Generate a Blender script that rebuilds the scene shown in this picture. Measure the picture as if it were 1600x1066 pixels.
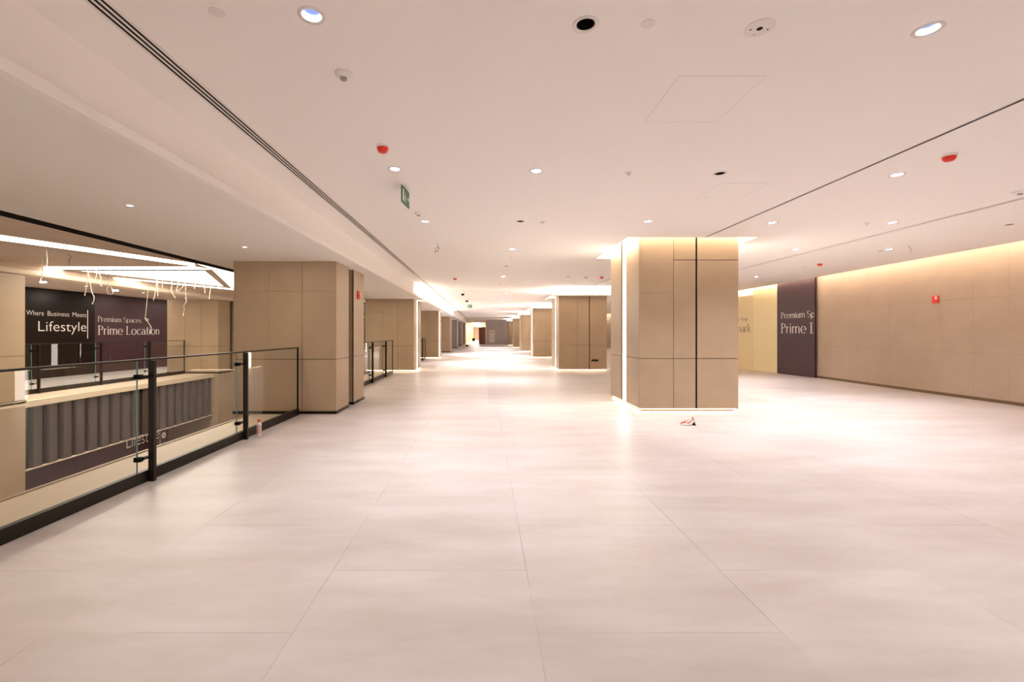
import bpy, bmesh, math, random
from mathutils import Vector, Matrix
random.seed(7)
for o in list(bpy.data.objects): bpy.data.objects.remove(o)
SC = bpy.context.scene
COL = SC.collection
PI = math.pi

# ------------------------------------------------------------ camera
F, CX, CY, EYE = 711.0, 757.0, 521.0, 1.5          # focal length and vanishing point in pixels of the 1600x1066 frame
cam_data = bpy.data.cameras.new('camera'); cam = bpy.data.objects.new('camera', cam_data); COL.objects.link(cam)
cam.location = (0, 0, EYE); cam.rotation_euler = (PI / 2, 0, 0)
cam_data.sensor_width = 36; cam_data.lens = 36 * F / 1600
cam_data.shift_x = (800 - CX) / 1600; cam_data.shift_y = (CY - 533) / 1600
cam_data.clip_start = 0.05; cam_data.clip_end = 400
SC.camera = cam

# ------------------------------------------------------------ world, exposure, lamp strengths
W = bpy.data.worlds.new('world'); SC.world = W; W.use_nodes = True
bg = W.node_tree.nodes['Background']
bg.inputs['Color'].default_value = (1.0, 0.85, 0.76, 1); bg.inputs['Strength'].default_value = 0.5
SC.view_settings.view_transform = 'Standard'; SC.view_settings.look = 'None'
SC.view_settings.gamma = 1; SC.view_settings.use_curve_mapping = False
SC.view_settings.exposure = 1.17
SC.cycles.use_denoising = True
SC.cycles.max_bounces = 10; SC.cycles.diffuse_bounces = 7; SC.cycles.glossy_bounces = 4
SC.cycles.transparent_max_bounces = 24; SC.cycles.sample_clamp_indirect = 6
def down_power(x, y):      # power of each downlight lamp: the near ones are dimmed
    if y < 3: return 4.0 if x < 1 else 9.0
    if y < 8: return 10.0 if x < 3 else 14.0
    if x > 5: return 14.0
    return 17.0 if y < 13 else (28.0 if y < 28 else 56.0)
DOWN_C = (0.93, 0.92, 1.0)
WARM = (1.0, 0.86, 0.71)
WARMW = (1.0, 0.90, 0.78)
E_COVE, E_TROUGH, E_WALL, E_GROOVE, E_PLINTH, E_VOID, E_SHELF = 8.0, 21.0, 5.2, 5.0, 7.0, 4.4, 4.5

H = 3.3            # main ceiling
HS = 2.84          # soffit over the railing
HV = 3.0           # ceiling over the void

# ------------------------------------------------------------ materials
def newmat(name):
    m = bpy.data.materials.new(name); m.use_nodes = True
    return m, m.node_tree.nodes, m.node_tree.links, m.node_tree.nodes['Principled BSDF']
def plain(name, col, rough=0.5, metal=0.0, spec=0.5, noise=0.0, scale=4.0):
    m, n, l, b = newmat(name)
    b.inputs['Base Color'].default_value = (*col, 1); b.inputs['Roughness'].default_value = rough
    b.inputs['Metallic'].default_value = metal; b.inputs['Specular IOR Level'].default_value = spec
    if noise > 0:
        tc = n.new('ShaderNodeTexCoord'); nz = n.new('ShaderNodeTexNoise'); nz.inputs['Scale'].default_value = scale
        nz.inputs['Detail'].default_value = 5; nz.inputs['Roughness'].default_value = 0.6
        mx = n.new('ShaderNodeMix'); mx.data_type = 'RGBA'
        mx.inputs[6].default_value = (*[c * (1 - noise) for c in col], 1)
        mx.inputs[7].default_value = (*[min(1, c * (1 + noise)) for c in col], 1)
        geo = n.new('ShaderNodeNewGeometry')
        l.new(geo.outputs['Position'], nz.inputs['Vector']); l.new(nz.outputs['Fac'], mx.inputs[0]); l.new(mx.outputs[2], b.inputs['Base Color'])
    return m
def emit(name, col, s):
    m, n, l, b = newmat(name)
    b.inputs['Base Color'].default_value = (*col, 1)
    b.inputs['Emission Color'].default_value = (*col, 1); b.inputs['Emission Strength'].default_value = s
    return m
def glassmat():
    m = bpy.data.materials.new('clear_glass'); m.use_nodes = True; n = m.node_tree.nodes; l = m.node_tree.links
    n.clear(); out = n.new('ShaderNodeOutputMaterial'); mix = n.new('ShaderNodeMixShader'); t = n.new('ShaderNodeBsdfTransparent')
    g = n.new('ShaderNodeBsdfGlossy'); g.inputs['Roughness'].default_value = 0.01
    t.inputs['Color'].default_value = (0.955, 0.975, 0.965, 1)
    fr = n.new('ShaderNodeFresnel'); fr.inputs['IOR'].default_value = 1.5
    l.new(fr.outputs[0], mix.inputs[0]); l.new(t.outputs[0], mix.inputs[1]); l.new(g.outputs[0], mix.inputs[2]); l.new(mix.outputs[0], out.inputs[0])
    return m
def floormat(name='floor_tiles', patch=True):
    m, n, l, b = newmat(name)
    geo = n.new('ShaderNodeNewGeometry'); sep = n.new('ShaderNodeSeparateXYZ'); l.new(geo.outputs['Position'], sep.inputs[0])
    def M(op, a, b_=None, c=None):
        x = n.new('ShaderNodeMath'); x.operation = op
        for i, v in enumerate((a, b_, c)):
            if v is None: continue
            if isinstance(v, (int, float)): x.inputs[i].default_value = v
            else: l.new(v, x.inputs[i])
        return x.outputs[0]
    T = 1.225
    u = M('DIVIDE', M('ADD', sep.outputs[0], -0.265 + T * 40), T)
    iu = M('FLOOR', u); fu = M('FRACT', u)
    off = M('MULTIPLY', M('MODULO', iu, 2.0), 0.53)
    v = M('ADD', M('DIVIDE', M('ADD', sep.outputs[1], 1.28 * 40 - 2.28), 1.28), off)
    iv = M('FLOOR', v); fv = M('FRACT', v)
    du = M('MINIMUM', fu, M('SUBTRACT', 1.0, fu)); dv = M('MINIMUM', fv, M('SUBTRACT', 1.0, fv))
    ju = M('LESS_THAN', du, 0.0026); jv = M('LESS_THAN', dv, 0.0026)
    nz = n.new('ShaderNodeTexNoise'); nz.inputs['Scale'].default_value = 0.9; nz.inputs['Detail'].default_value = 3
    l.new(geo.outputs['Position'], nz.inputs['Vector'])
    vis = n.new('ShaderNodeMapRange'); vis.inputs[1].default_value = 0.42; vis.inputs[2].default_value = 0.6; vis.inputs[3].default_value = 0.03; vis.inputs[4].default_value = 0.38
    l.new(nz.outputs['Fac'], vis.inputs[0])
    j = M('MULTIPLY', M('MAXIMUM', ju, jv), vis.outputs[0])
    # per-tile tone
    wn = n.new('ShaderNodeTexWhiteNoise'); wn.noise_dimensions = '2D'; cb = n.new('ShaderNodeCombineXYZ')
    l.new(iu, cb.inputs[0]); l.new(iv, cb.inputs[1]); l.new(cb.outputs[0], wn.inputs['Vector'])
    mp = n.new('ShaderNodeMapping'); mp.inputs['Scale'].default_value = (0.7, 2.2, 1)
    nb = n.new('ShaderNodeTexNoise'); nb.inputs['Scale'].default_value = 1.1; nb.inputs['Detail'].default_value = 7; nb.inputs['Roughness'].default_value = 0.62
    l.new(geo.outputs['Position'], mp.inputs[0]); l.new(mp.outputs[0], nb.inputs['Vector'])
    cr = n.new('ShaderNodeValToRGB'); l.new(nb.outputs['Fac'], cr.inputs[0])
    cr.color_ramp.elements[0].position = 0.3; cr.color_ramp.elements[0].color = (0.53, 0.47, 0.43, 1)
    cr.color_ramp.elements[1].position = 0.7; cr.color_ramp.elements[1].color = (0.675, 0.625, 0.605, 1)
    tone = M('ADD', 0.975, M('MULTIPLY', wn.outputs['Value'], 0.05))
    if patch:   # a slightly darker rectangle of floor between the pillars
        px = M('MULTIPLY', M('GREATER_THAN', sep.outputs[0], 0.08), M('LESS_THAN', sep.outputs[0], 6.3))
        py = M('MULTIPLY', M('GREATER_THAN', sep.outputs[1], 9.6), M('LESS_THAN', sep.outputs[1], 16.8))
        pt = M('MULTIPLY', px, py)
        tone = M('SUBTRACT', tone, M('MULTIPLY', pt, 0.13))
    tone = M('MULTIPLY', tone, M('SUBTRACT', 1.0, j))
    mx = n.new('ShaderNodeVectorMath'); mx.operation = 'SCALE'
    l.new(cr.outputs[0], mx.inputs[0]); l.new(tone, mx.inputs['Scale']); l.new(mx.outputs[0], b.inputs['Base Color'])
    rr = n.new('ShaderNodeMapRange'); rr.inputs[3].default_value = 0.3; rr.inputs[4].default_value = 0.48
    l.new(nb.outputs['Fac'], rr.inputs[0]); l.new(rr.outputs[0], b.inputs['Roughness'])
    b.inputs['Specular IOR Level'].default_value = 0.45
    return m
M_ = dict(
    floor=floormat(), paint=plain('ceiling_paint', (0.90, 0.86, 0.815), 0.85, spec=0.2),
    paint2=plain('soffit_paint', (0.87, 0.83, 0.77), 0.85, spec=0.2),
    raw=plain('raw_plaster', (0.74, 0.61, 0.50), 0.9, spec=0.1, noise=0.12, scale=2.5),
    stone=plain('beige_stone', (0.415, 0.305, 0.195), 0.42, noise=0.13, scale=1.6),
    stone2=plain('wall_stone', (0.425, 0.32, 0.235), 0.5, noise=0.12, scale=1.5),
    stone3=plain('mauve_stone', (0.42, 0.36, 0.35), 0.5, noise=0.08, scale=1.6),
    cream=plain('cream_ledge', (0.66, 0.54, 0.40), 0.5, noise=0.06, scale=2),
    bronze=plain('dark_bronze', (0.013, 0.0075, 0.003), 0.38, spec=0.25),
    inlay=plain('bronze_inlay', (0.16, 0.10, 0.05), 0.45, metal=0.4),
    black=plain('matt_black', (0.004, 0.004, 0.004), 0.6, spec=0.1),
    steel=plain('brushed_steel', (0.5, 0.48, 0.46), 0.3, metal=0.9),
    white=plain('white_plastic', (0.78, 0.74, 0.70), 0.45),
    grey=plain('grey_plastic', (0.32, 0.30, 0.28), 0.5),
    trimdark=plain('matt_dark_brown', (0.012, 0.006, 0.003), 0.8, spec=0.05), beam=plain('peach_beam_paint', (0.86, 0.74, 0.58), 0.6),
    jointm=plain('plaster_joint', (0.48, 0.45, 0.42), 0.8, spec=0.1),
    red=plain('red_plastic', (0.75, 0.03, 0.015), 0.35),
    green=plain('sign_green', (0.01, 0.16, 0.07), 0.4),
    teal=plain('glass_edge', (0.10, 0.30, 0.30), 0.15),
    glass=glassmat(),
    purple=plain('purple_vinyl', (0.056, 0.023, 0.030), 0.38, spec=0.35, noise=0.08, scale=1.0),
    brownv=plain('dark_brown_vinyl', (0.010, 0.005, 0.003), 0.3, spec=0.25, noise=0.1, scale=1.0),
    yellow=plain('yellow_vinyl', (0.80, 0.68, 0.40), 0.5),
    yellow2=plain('shaded_yellow_vinyl', (0.76, 0.62, 0.36), 0.5),  # yellow vinyl darkened for the shade below the cove
    letter=plain('white_lettering', (0.85, 0.80, 0.76), 0.5),
    letterd=plain('dark_lettering', (0.06, 0.04, 0.03), 0.5),
    pleat=plain('dark_corrugated_sheet', (0.085, 0.062, 0.050), 0.45),
    screen=plain('mauve_grey_board', (0.50, 0.44, 0.45), 0.55, noise=0.08, scale=0.6),
    door=plain('brown_door_wood', (0.15, 0.042, 0.014), 0.5, noise=0.15, scale=3),
    cable=plain('white_cable', (0.80, 0.72, 0.60), 0.5),
    dcable=plain('grey_cable', (0.20, 0.16, 0.13), 0.5),
    reflector=plain('downlight_reflector', (0.22, 0.28, 0.50), 0.3),
    cove=emit('cove_led', WARMW, E_COVE), wallled=emit('wall_cove_led', WARM, E_WALL),
    groove=emit('groove_led', (1.0, 0.91, 0.80), E_GROOVE), plinthled=emit('plinth_led', (1.0, 0.80, 0.55), E_PLINTH),
    voidled=emit('void_light_panel', (1.0, 0.90, 0.76), E_VOID), trough=emit('trough_led', WARMW, E_TROUGH), passage=emit('passage_light', (1.0, 0.9, 0.8), 4.0), shelf=emit('light_shelf_led', (1.0, 0.90, 0.78), E_SHELF),
    lamp=emit('small_lamp', (1, 0.96, 1.0), 8.0), lampw=emit('downlight_lamp', (0.92, 0.92, 1.0), 4.0),
)

# ------------------------------------------------------------ mesh helpers
class MB:
    def __init__(s): s.v = []; s.f = []
    def quad(s, *p):
        i = len(s.v); s.v += [tuple(q) for q in p]; s.f.append(tuple(range(i, i + len(p)))); return s
    def box(s, x0, x1, y0, y1, z0, z1):
        i = len(s.v)
        s.v += [(x0, y0, z0), (x1, y0, z0), (x1, y1, z0), (x0, y1, z0), (x0, y0, z1), (x1, y0, z1), (x1, y1, z1), (x0, y1, z1)]
        for q in ((0, 3, 2, 1), (4, 5, 6, 7), (0, 1, 5, 4), (1, 2, 6, 5), (2, 3, 7, 6), (3, 0, 4, 7)): s.f.append(tuple(i + k for k in q))
        return s
    def prism(s, poly, z0, z1):           # poly counter-clockwise in xy
        i = len(s.v); n = len(poly)
        s.v += [(x, y, z0) for x, y in poly] + [(x, y, z1) for x, y in poly]
        s.f.append(tuple(i + k for k in reversed(range(n)))); s.f.append(tuple(i + n + k for k in range(n)))
        for k in range(n): s.f.append((i + k, i + (k + 1) % n, i + n + (k + 1) % n, i + n + k))
        return s
    def lathe(s, prof, c=(0, 0, 0), n=24, axis='z'):   # prof: list of (r, h)
        i0 = len(s.v)
        for r, h in prof:
            for k in range(n):
                a = 2 * PI * k / n; p = (r * math.cos(a), r * math.sin(a), h)
                if axis == 'x': p = (p[2], p[0], p[1])
                if axis == 'y': p = (p[0], p[2], p[1])
                s.v.append((c[0] + p[0], c[1] + p[1], c[2] + p[2]))
        for j in range(len(prof) - 1):
            for k in range(n):
                a = i0 + j * n + k; b = i0 + j * n + (k + 1) % n
                s.f.append((a, b, b + n, a + n))
        return s
    def disc(s, r, c, n=24):
        i = len(s.v); s.v += [(c[0] + r * math.cos(2 * PI * k / n), c[1] + r * math.sin(2 * PI * k / n), c[2]) for k in range(n)]
        s.f.append(tuple(i + k for k in range(n))); return s
    def tube(s, pts, r, n=6):
        pts = [Vector(p) for p in pts]; i0 = len(s.v)
        for j, p in enumerate(pts):
            d = (pts[min(j + 1, len(pts) - 1)] - pts[max(j - 1, 0)]).normalized()
            a = d.orthogonal().normalized() if j == 0 else (a - d * a.dot(d)).normalized()
            b = d.cross(a)
            for k in range(n):
                t = 2 * PI * k / n; s.v.append(tuple(p + a * (r * math.cos(t)) + b * (r * math.sin(t))))
        for j in range(len(pts) - 1):
            for k in range(n):
                q = i0 + j * n + k; w = i0 + j * n + (k + 1) % n; s.f.append((q, w, w + n, q + n))
        s.f.append(tuple(i0 + k for k in reversed(range(n)))); s.f.append(tuple(i0 + (len(pts) - 1) * n + k for k in range(n)))
        return s
    def build(s, name, mat, parent=None, smooth=False, bevel=0.0, loc=None):
        me = bpy.data.meshes.new(name); me.from_pydata(s.v, [], s.f); me.update()
        if smooth:
            for p in me.polygons: p.use_smooth = True
        me.materials.append(M_[mat] if isinstance(mat, str) else mat)
        o = bpy.data.objects.new(name, me); COL.objects.link(o)
        if parent: o.parent = parent
        if loc: o.location = loc
        if bevel:
            b = o.modifiers.new('bevel', 'BEVEL'); b.width = bevel; b.segments = 2; b.limit_method = 'ANGLE'
        return o
def smooth_pts(pts, n=6):
    P = [Vector(p) for p in pts]
    if len(P) < 3: return P
    Q = [P[0]] + P + [P[-1]]; out = []
    for i in range(1, len(Q) - 2):
        for k in range(n):
            t = k / n
            out.append(0.5 * ((2 * Q[i]) + (Q[i + 1] - Q[i - 1]) * t + (2 * Q[i - 1] - 5 * Q[i] + 4 * Q[i + 1] - Q[i + 2]) * t * t + (3 * Q[i] - Q[i - 1] - 3 * Q[i + 1] + Q[i + 2]) * t ** 3))
    out.append(P[-1]); return out
def tag(o, label=None, cat=None, group=None, kind=None):
    if label: o['label'] = label
    if cat: o['category'] = cat
    if group: o['group'] = group
    if kind: o['kind'] = kind
    return o
def thing(name, label, cat, loc=(0, 0, 0), rz=0, group=None):
    o = bpy.data.objects.new(name, None); COL.objects.link(o); o.empty_display_size = 0.2
    o.location = loc; o.rotation_euler = (0, 0, rz)
    return tag(o, label, cat, group)
def struct(o, label=None): return tag(o, label, None, None, 'structure')
def tree_copy(o, loc=None, label=None, group=None, parent=None):
    c = o.copy(); COL.objects.link(c)
    if parent: c.parent = parent
    if loc is not None: c.location = loc
    if label: c['label'] = label
    if group: c['group'] = group
    for ch in list(o.children): tree_copy(ch, parent=c)
    return c
def ceil_at(px, py, z):                # point of a horizontal plane seen at this place in the photograph
    y = (z - EYE) * F / (CY - py); return ((px - CX) / F * y, y)

# ------------------------------------------------------------ lists used by ceiling holes
PILL_R = [(2.97, 8.74 + 9.42 * k) for k in range(6)]
PILL_L = [(-4.70, 8.46 + 9.32 * k) for k in range(6)]
PW, PD = 1.91, 1.96
holes = []          # x0,x1,y0,y1 in the main ceiling
holes.append((2.69, 5.12, 8.53, 10.95))
for (x, y) in PILL_R[1:]: holes.append((x - 0.38, x + PW + 0.38, y - 0.85, y + PD + 0.4))
SLOTS = [(-2.145, -2.125), (-2.11, -2.09), (-2.075, -2.055), (4.125, 4.155), (7.145, 7.163), (7.185, 7.203)]
Y0, Y1 = -7.0, 62.0
def edge_r(y): return 10.46 + 0.0293 * (y - 8.83)       # ceiling edge beside the right wall
def wall_r(y): return 11.04 + 0.0293 * (y - 9.31)
# downlights of the main ceiling: px, py, lit, label
DL = [
 (487, 24, 1, 'lit recessed downlight near the top left, just right of the triple ceiling slot'),
 (915, 38, 0, 'black unlit recessed downlight at the top centre of the ceiling'),
 (1450, 46, 1, 'lit recessed downlight at the top right of the ceiling'),
 (617, 264, 1, 'small lit downlight between the left red sounder and the hanging exit sign'),
 (838, 267, 1, 'small lit downlight in the middle of the ceiling, right of the hanging exit sign'),
 (1125, 271, 0, 'black unlit downlight beside the outlined access panel before the big pillar'),
 (1402, 273, 1, 'small lit downlight left below the red sounder on the right'),
 (664, 346, 1, 'small lit downlight close beyond the smoke detector near the exit sign'),
 (813, 346, 0, 'black unlit downlight in the middle of the ceiling, beyond the lit one'),
 (1012, 346, 1, 'small lit downlight just in front of the big lit pillar'),
 (1207, 348, 1, 'small lit downlight above right of the big lit pillar'),
 (1394, 348, 1, 'small lit downlight in front of the double ceiling slot on the right'),
 (1577, 351, 0, 'black unlit downlight at the right edge, beyond the double slot'),
 (1243, 390, 1, 'small lit downlight right of the big pillar, before the double slot'),
 (800, 389.5, 1, 'faint lit downlight over the middle of the corridor, third deep'),
 (791, 416, 0, 'black unlit downlight over the middle of the corridor, past the curl of wire'),
 (786, 432, 1, 'tiny lit downlight over the middle of the corridor, between two dark ones'),
 (782, 445, 0, 'tiny dark downlight over the middle of the corridor before the ceiling joint'),
 (887.5, 432.5, 0, 'tiny dark downlight left of the small red sounder by the big pillar'),
]
dls = []
for px, py, lit, lab in DL:
    x, y = ceil_at(px, py, H); dls.append((x, y, lit, lab, None))
extra = [(-0.98, -2.2), (2.63, -2.2), (6.6, -2.2), (-0.98, 0.2), (4.65, 0.2), (8.65, 0.2), (6.63, 2.6), (8.67, 4.95), (-0.98, -4.6), (4.65, -4.6), (8.67, 9.75),
         (6.66, 12.1), (6.66, 14.5), (8.67, 14.5), (1.0, 20.5), (1.0, 25.3), (-0.98, 22.9), (1.0, 30.1), (-0.98, 32.5), (1.0, 36.1), (1.0, 42.0), (1.0, 48.0)]
for i, (x, y) in enumerate(extra):  # further downlights added for their light
    dls.append((x, y, 1, 'added lit downlight far off in the ceiling grid or beyond the frame', 'added downlights of the ceiling grid'))
RO, RI, HH = 0.0765, 0.052, 0.0525
for (x, y, *_r) in dls: holes.append((x - HH, x + HH, y - HH, y + HH))
for a, b in SLOTS: holes.append((a, b, Y0 + 0.05, Y1 - 0.4) if a < 0 else (a, b, Y0 + 0.05, 58.0))

# ------------------------------------------------------------ floor and ceilings
XL = -3.41
fb = MB(); fb.quad((XL, Y0, 0), (11.6, Y0, 0), (12.9, 70, 0), (XL, 70, 0))
fb.quad((XL, 70, 0), (4.0, 70, 0), (4.0, 110, 0), (XL, 110, 0))
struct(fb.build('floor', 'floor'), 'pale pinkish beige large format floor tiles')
M_['floor2'] = floormat('floor_tiles_opposite', False)
struct(MB().quad((-17, Y0, 0), (-11.15, Y0, 0), (-11.15, 38, 0), (-17, 38, 0)).build('floor', 'floor2'), 'pale floor of the gallery across the void')
struct(MB().quad((-17, Y0, -4.6), (XL - .1, Y0, -4.6), (XL - .1, 38, -4.6), (-17, 38, -4.6)).build('floor', 'floor2'), 'floor of the storey below')

def grid_ceiling(xs0, ys0, hl, z, xr=None):
    xs = sorted(set([round(v, 4) for v in xs0] + [round(v, 4) for h in hl for v in h[:2]]))
    ys = sorted(set([round(v, 4) for v in ys0] + [round(v, 4) for h in hl for v in h[2:]]))
    mb = MB(); idx = {}
    def vi(i, j):
        if (i, j) not in idx:
            idx[(i, j)] = len(mb.v); mb.v.append((xs[i], ys[j], z))
        return idx[(i, j)]
    for i in range(len(xs) - 1):
        cx = (xs[i] + xs[i + 1]) / 2
        cand = [h for h in hl if h[0] < cx < h[1]]
        j = 0
        for j in range(len(ys) - 1):
            cy = (ys[j] + ys[j + 1]) / 2
            if any(h[2] < cy < h[3] for h in cand): continue
            mb.f.append((vi(i, j), vi(i, j + 1), vi(i + 1, j + 1), vi(i + 1, j)))
    if xr:
        for j in range(len(ys) - 1):
            a = (xs[-1], ys[j], z); b = (xs[-1], ys[j + 1], z)
            mb.quad(a, b, (xr(ys[j + 1]), ys[j + 1], z), (xr(ys[j]), ys[j], z))
    return mb
cb = grid_ceiling([-2.5, 9.6], [Y0, Y1], holes, H, edge_r)
# recess and slot interiors
def lidbox(mb, x0, x1, y0, y1, z0, z1, top=True):
    mb.quad((x0, y0, z0), (x0, y1, z0), (x0, y1, z1), (x0, y0, z1)); mb.quad((x1, y0, z0), (x1, y1, z0), (x1, y1, z1), (x1, y0, z1))
    mb.quad((x0, y0, z0), (x1, y0, z0), (x1, y0, z1), (x0, y0, z1)); mb.quad((x0, y1, z0), (x1, y1, z0), (x1, y1, z1), (x0, y1, z1))
    if top: mb.quad((x0, y0, z1), (x1, y0, z1), (x1, y1, z1), (x0, y1, z1))
for h in holes[:6]: lidbox(cb, *h, H, H + 0.32)
# lip of the wall cove
for a, b in ((Y0, 16.0), (16.0, 62.0)):
    cb.quad((edge_r(a), a, H), (edge_r(b), b, H), (edge_r(b), b, H + 0.10), (edge_r(a), a, H + 0.10))
    cb.quad((edge_r(a), a, H + 0.45), (edge_r(b), b, H + 0.45), (wall_r(b) + .6, b, H + 0.45), (wall_r(a) + .6, a, H + 0.45))
    cb.quad((edge_r(a), a, H + 0.10), (edge_r(b), b, H + 0.10), (edge_r(b) - 0.2, b, H + 0.10), (edge_r(a) - 0.2, a, H + 0.10))
    cb.quad((edge_r(a) - 0.2, a, H + 0.10), (edge_r(b) - 0.2, b, H + 0.10), (edge_r(b) - 0.2, b, H + 0.45), (edge_r(a) - 0.2, a, H + 0.45))
    cb.quad((edge_r(a) - 0.2, a, H + 0.45), (edge_r(b) - .2, b, H + 0.45), (edge_r(b), b, H + 0.45), (edge_r(a), a, H + 0.45))
# riser to the soffit, with its small lip, and far end closure
cb.quad((-2.5, Y0, H), (-2.5, 110, H), (-2.5, 110, HS), (-2.5, Y0, HS))
ceil = struct(cb.build('ceiling', 'paint'), 'smooth warm white plasterboard ceiling')
# joint across the ceiling
struct(MB().box(-2.0, 4.1, 19.38, 19.41, H - 0.004, H + 0.01).build('trim_1', 'grey'), 'thin shadow joint across the ceiling')
struct(MB().box(-2.52, -2.44, Y0, 61.0, HS - 0.005, HS + 0.07).build('trim_2', 'paint', bevel=0.004), 'narrow plaster lip along the soffit edge')
sb = MB(); sb.quad((-5.27, Y0, HS), (-5.27, 62, HS), (-2.5, 62, HS), (-2.5, Y0, HS)); sb.quad((-5.27, Y0, HS), (-5.27, 62, HS), (-5.27, 62, HV), (-5.27, Y0, HV))
struct(sb.build('ceiling', 'paint2'), 'lowered soffit running above the glass railings')
struct(MB().box(-5.49, -5.27, Y0, 37.9, HS - 0.006, HS + 0.03).build('trim_3', 'trimdark'), 'dark bronze band along the void edge of the soffit')
vb = MB(); vb.quad((-17, Y0, HV), (-17, 38, HV), (-5.27, 38, HV), (-5.27, Y0, HV))
struct(vb.build('ceiling', 'raw'), 'unfinished plaster ceiling above the void')
struct(MB().box(-10.35, -9.9, Y0, 38, 2.765, 2.90).build('trim_4', 'beam', bevel=0.04), 'rounded cream beam along the far side of the void')
struct(MB().box(-10.33, -9.92, Y0, 38, 2.90, HV - 0.001).build('trim_11', 'raw'), 'raw plaster face above the cream beam')
struct(MB().box(-5.52, -5.5, Y0, 37.9, HS - 0.004, HV - 0.002).build('trim_5', 'white'), 'thin white trim beside the dark soffit band')

# ------------------------------------------------------------ slabs, ledges
struct(MB().box(-4.30, XL, Y0, 38, -0.14, 0.0).build('trim_6', 'cream', bevel=0.006), 'cream ledge of the floor edge outside the near railing')
struct(MB().box(-4.34, -4.30, Y0, 38, -0.20, 0.012).build('trim_7', 'stone'), 'tan edge strip of the near ledge')
struct(MB().box(-11.15, -10.08, Y0, 38, -0.14, 0.0).build('trim_8', 'cream', bevel=0.006), 'cream ledge of the floor edge across the void')
struct(MB().quad((XL - .02, Y0, -0.001), (XL - .02, 38, -0.001), (XL - .02, 38, -4.6), (XL - .02, Y0, -4.6)).build('wall_near', 'stone'), 'wall of the storey below under the near edge')
struct(MB().quad((-17, Y0, -4.6), (-17, 38, -4.6), (-17, 38, 3.1), (-17, Y0, 3.1)).build('wall_left', 'stone'), 'wall far behind the gallery across the void')
struct(MB().quad((-17, 38, -4.6), (-3.0, 38, -4.6), (-3.0, 38, 3.1), (-17, 38, 3.1)).build('wall_far', 'stone'), 'end wall of the void')
struct(MB().quad((-5.2, 38, 0), (-3.42, 38, 0), (-3.42, 62, 0), (-5.2, 62, 0)).quad((-4.9, 38, 0), (-4.9, 62, 0), (-4.9, 62, 3), (-4.9, 38, 3)).build('wall_side', 'stone3'), 'wall closing the far left of the corridor')

# ------------------------------------------------------------ right wall: tiles on a core
def wall_frame(p, q):                # frame whose x runs along the reading direction p -> q
    d = Vector((q[0] - p[0], q[1] - p[1])); return math.atan2(d.y, d.x), d.length
YW = 17.6
ang, L = wall_frame((wall_r(YW), YW), (wall_r(Y0), Y0))
wr = MB(); ncol = int(L / 0.73) + 1
for i in range(ncol):
    x0 = i * 0.73 + (0 if i else 0.0); x1 = min((i + 1) * 0.73, L)
    for z0, z1 in ((0.07, 1.06), (1.06, 2.30), (2.30, 3.74)):
        wr.box(x0 + 0.0015, x1 - 0.0015, 0, 0.03, z0 + 0.0015, z1 - 0.0015)
wo = struct(wr.build('wall_right', 'stone2'), 'beige stone tiled wall washed by a ceiling cove'); wo.location = (wall_r(YW), YW, 0); wo.rotation_euler = (0, 0, ang)
co = MB().box(0, L, 0.012, 0.2, 0, 3.75).build('wall_core', 'inlay', wo)
bo = struct(MB().box(0, L, -0.004, 0.03, 0, 0.068).build('baseboard_right', 'inlay'), 'low bronze skirting at the foot of the tiled wall'); bo.location = wo.location; bo.rotation_euler = wo.rotation_euler
led = MB()
for a, b in ((Y0, 16.0), (16.0, 61.0)):
    e0, e1 = edge_r(a) - 0.02, edge_r(b) - 0.02
    led.quad((e0, a, H + 0.13), (e1, b, H + 0.13), (e1 - 0.05, b, H + 0.30), (e0 - 0.05, a, H + 0.30))
tag(led.build('cove_light', 'wallled'), 'warm light strip hidden in the ceiling cove along the right wall', 'cove light')
# right wall beyond the hoarding (plain)
struct(MB().quad((wall_r(YW) + .25, YW, 0), (wall_r(62) + .25, 62, 0), (wall_r(62) + .25, 62, 3.75), (wall_r(YW) + .25, YW, 3.75)).build('wall_right_far', 'stone2'), 'wall behind the printed hoardings')
# ------------------------------------------------------------ end of corridor
struct(MB().box(0.15, 3.85, 61.5, 61.7, 0, H).build('wall_end', 'screen'), 'mauve grey wall closing the end of the corridor')
struct(MB().box(3.85, 13.0, 61.7, 61.8, 0, 3.75).build('wall_end', 'stone'), 'end wall beyond the right row of pillars')
struct(MB().quad((0.15, 61.7, 0), (0.15, 108, 0), (0.15, 108, H), (0.15, 61.7, H)).quad((-2.6, 62, 0), (-2.6, 108, 0), (-2.6, 108, H), (-2.6, 62, H)).quad((-2.6, 108, 0), (0.15, 108, 0), (0.15, 108, H), (-2.6, 108, H)).build('wall_passage', 'cream'), 'pale walls of the passage beyond the corridor')
struct(MB().quad((-2.6, 62, 3.0), (-2.6, 108, 3.0), (0.2, 108, 3.0), (0.2, 62, 3.0)).quad((-2.6, 62, 3.0), (0.2, 62, 3.0), (0.2, 62, H), (-2.6, 62, H)).build('ceiling', 'paint'), 'ceiling of the far passage')
struct(MB().quad((-5.2, 62, 0), (-2.6, 62, 0), (-2.6, 62, H), (-5.2, 62, H)).build('wall_end', 'stone3'), 'end wall behind the left row of pillars')
pl = MB().box(-1.8, -0.6, 64, 106, 2.985, 2.995)
tag(pl.build('ceiling_light', 'passage'), 'long bright ceiling light in the far passage', 'ceiling light')
dr = thing('door_1', 'brown wooden door standing at the far end of the corridor', 'door', (-0.32, 61.4, 0)); dr['kind'] = 'structure'
del dr['category']
MB().box(-0.45, 0.45, -0.03, 0.03, 0.01, 2.3).build('door_leaf', 'door', dr, bevel=0.01)
MB().lathe([(0, -0.06), (0.03, -0.06), (0.03, 0)], (-0.36, -0.03, 1.05), 12, 'y').build('door_handle', 'steel', dr)
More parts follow.
